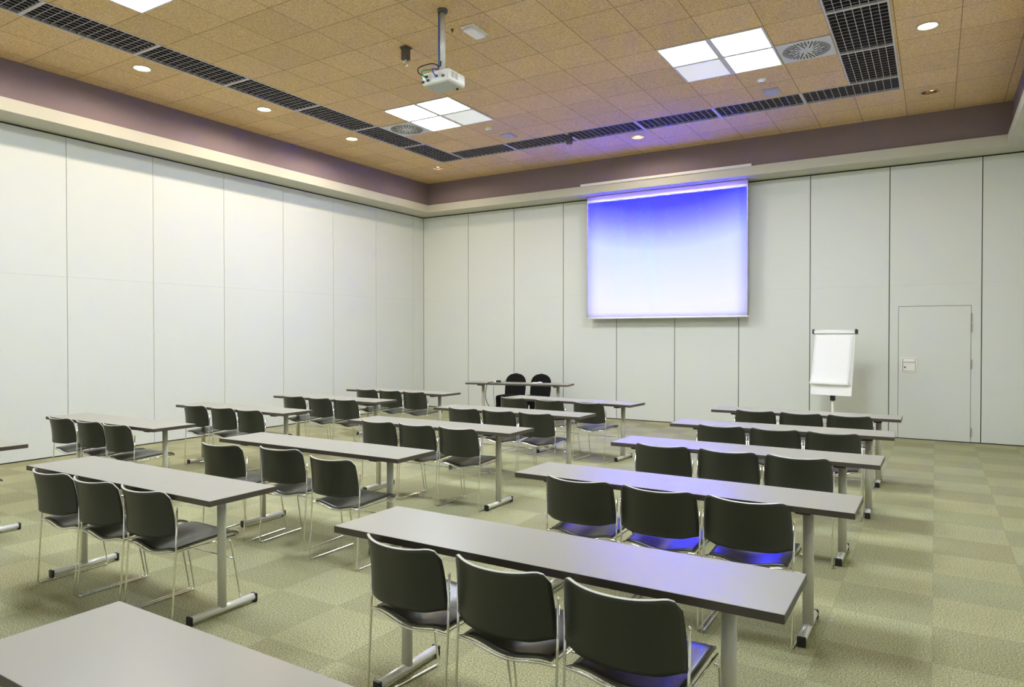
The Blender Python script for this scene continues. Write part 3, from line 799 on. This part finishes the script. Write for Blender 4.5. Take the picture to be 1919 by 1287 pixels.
shell(b_, g, .003); bmesh.ops.transform(b_, matrix=Lm(), verts=b_.verts[:]); obj('top_sheet', b_, [m_paper, m_paper], t2)
b_ = B(); rbox(b_, -.285, .285, -.019, -.009, .17, .944, .002); bmesh.ops.transform(b_, matrix=Lm(), verts=b_.verts[:]); obj('sheets', b_, m_paper, t2)

# ================================================================== PROJECTED PICTURE (light from the projector lens)
L = bpy.data.lights.new('projector_beam', 'SPOT')
LP = Vector((PX + .055, PY + .215, 4.160))
L.energy = 1.0; L.color = (1, 1, 1); L.spot_size = math.radians(64); L.spot_blend = 0.0; L.shadow_soft_size = 0.004
L.use_nodes = True
nt = L.node_tree; em = nt.nodes['Emission']
tc = N(nt, 'ShaderNodeTexCoord'); sp = N(nt, 'ShaderNodeSeparateXYZ'); nt.links.new(tc.outputs['Normal'], sp.inputs[0])
# light looks along its -Z, turned so that -Z = +Y (room) and Y = up
iz = M(nt, 'ABSOLUTE', sp.outputs[2])
dist = SY - LP.y
gx = M(nt, 'ADD', M(nt, 'MULTIPLY', M(nt, 'DIVIDE', sp.outputs[0], iz), dist), LP.x)      # room x on the screen plane
gz = M(nt, 'ADD', M(nt, 'MULTIPLY', M(nt, 'DIVIDE', sp.outputs[1], iz), dist), LP.z)      # room z on the screen plane
sxn = M(nt, 'DIVIDE', M(nt, 'SUBTRACT', gx, SX0 + .006), SX1 - SX0 - .012)
szn = M(nt, 'DIVIDE', M(nt, 'SUBTRACT', HW - .01, gz), HW - .01 - SZ0)                    # 0 at the top, 1 at the bottom
inside = M(nt, 'MULTIPLY', M(nt, 'MULTIPLY', M(nt, 'GREATER_THAN', sxn, 0.0), M(nt, 'LESS_THAN', sxn, 1.0)), M(nt, 'MULTIPLY', M(nt, 'GREATER_THAN', szn, 0.0), M(nt, 'LESS_THAN', szn, 1.0)))
side = M(nt, 'POWER', M(nt, 'ABSOLUTE', M(nt, 'SUBTRACT', sxn, 0.5)), 2.0)
vv = M(nt, 'ADD', szn, M(nt, 'MULTIPLY', side, 0.45))
cr = N(nt, 'ShaderNodeValToRGB'); nt.links.new(vv, cr.inputs[0])
stops = [(0.0, PJ[0]), (0.12, PJ[1]), (0.28, PJ[2]), (0.5, PJ[3]), (0.95, PJ[4])] if 'PJ' in globals() else [
    (0.0, (.0, .0, 70)), (0.13, (.0, .0, 62)), (0.27, (.16, .17, 25.0)), (0.48, (.52, .60, 4.0)), (0.95, (.83, .83, 1.3))]
el = cr.color_ramp.elements
el[0].position, el[0].color = stops[0][0], (*stops[0][1], 1); el[1].position, el[1].color = stops[-1][0], (*stops[-1][1], 1)
for p_, c_ in stops[1:-1]:
    e_ = el.new(p_); e_.color = (*c_, 1)
border = M(nt, 'MAXIMUM', M(nt, 'MULTIPLY', M(nt, 'GREATER_THAN', szn, 0.030), M(nt, 'LESS_THAN', szn, 0.050)), M(nt, 'MULTIPLY', M(nt, 'GREATER_THAN', szn, 0.05), M(nt, 'LESS_THAN', M(nt, 'SUBTRACT', 0.5, M(nt, 'ABSOLUTE', M(nt, 'SUBTRACT', sxn, 0.5))), 0.008)))
above = M(nt, 'LESS_THAN', szn, 0.030)
c1 = mix(nt, border, cr.outputs[0], (.80, .78, 1.3)); c2 = mix(nt, above, c1, (.34, .24, .85))
nt.links.new(c2, em.inputs['Color'])
nt.links.new(M(nt, 'MULTIPLY', inside, 14000.0), em.inputs['Strength'])
lo = bpy.data.objects.new('projector_beam', L); C.objects.link(lo)
lo.location = LP; lo.rotation_euler = (PI/2, 0, 0)

# ================================================================== CAMERA / WORLD / VIEW
cam = bpy.data.cameras.new('camera'); co = bpy.data.objects.new('camera', cam); C.objects.link(co)
cam.sensor_fit = 'HORIZONTAL'; cam.sensor_width = 36.0; cam.lens = 36.0 * 1302.329 / 1919.0
cam.clip_start = 0.02
co.location = (0, 0, 1.6); co.rotation_euler = (PI/2 - 0.012134, 0, 0.547222)
S.camera = co
wd = bpy.data.worlds.new('world'); S.world = wd; wd.use_nodes = True
wd.node_tree.nodes['Background'].inputs[0].default_value = (0, 0, 0, 1)
S.view_settings.view_transform = 'Standard'; S.view_settings.look = 'None'
S.view_settings.exposure = 0.42; S.view_settings.gamma = 1.0; S.view_settings.use_curve_mapping = False
S.cycles.sample_clamp_indirect = 50.0; S.cycles.max_bounces = 10; S.cycles.diffuse_bounces = 6
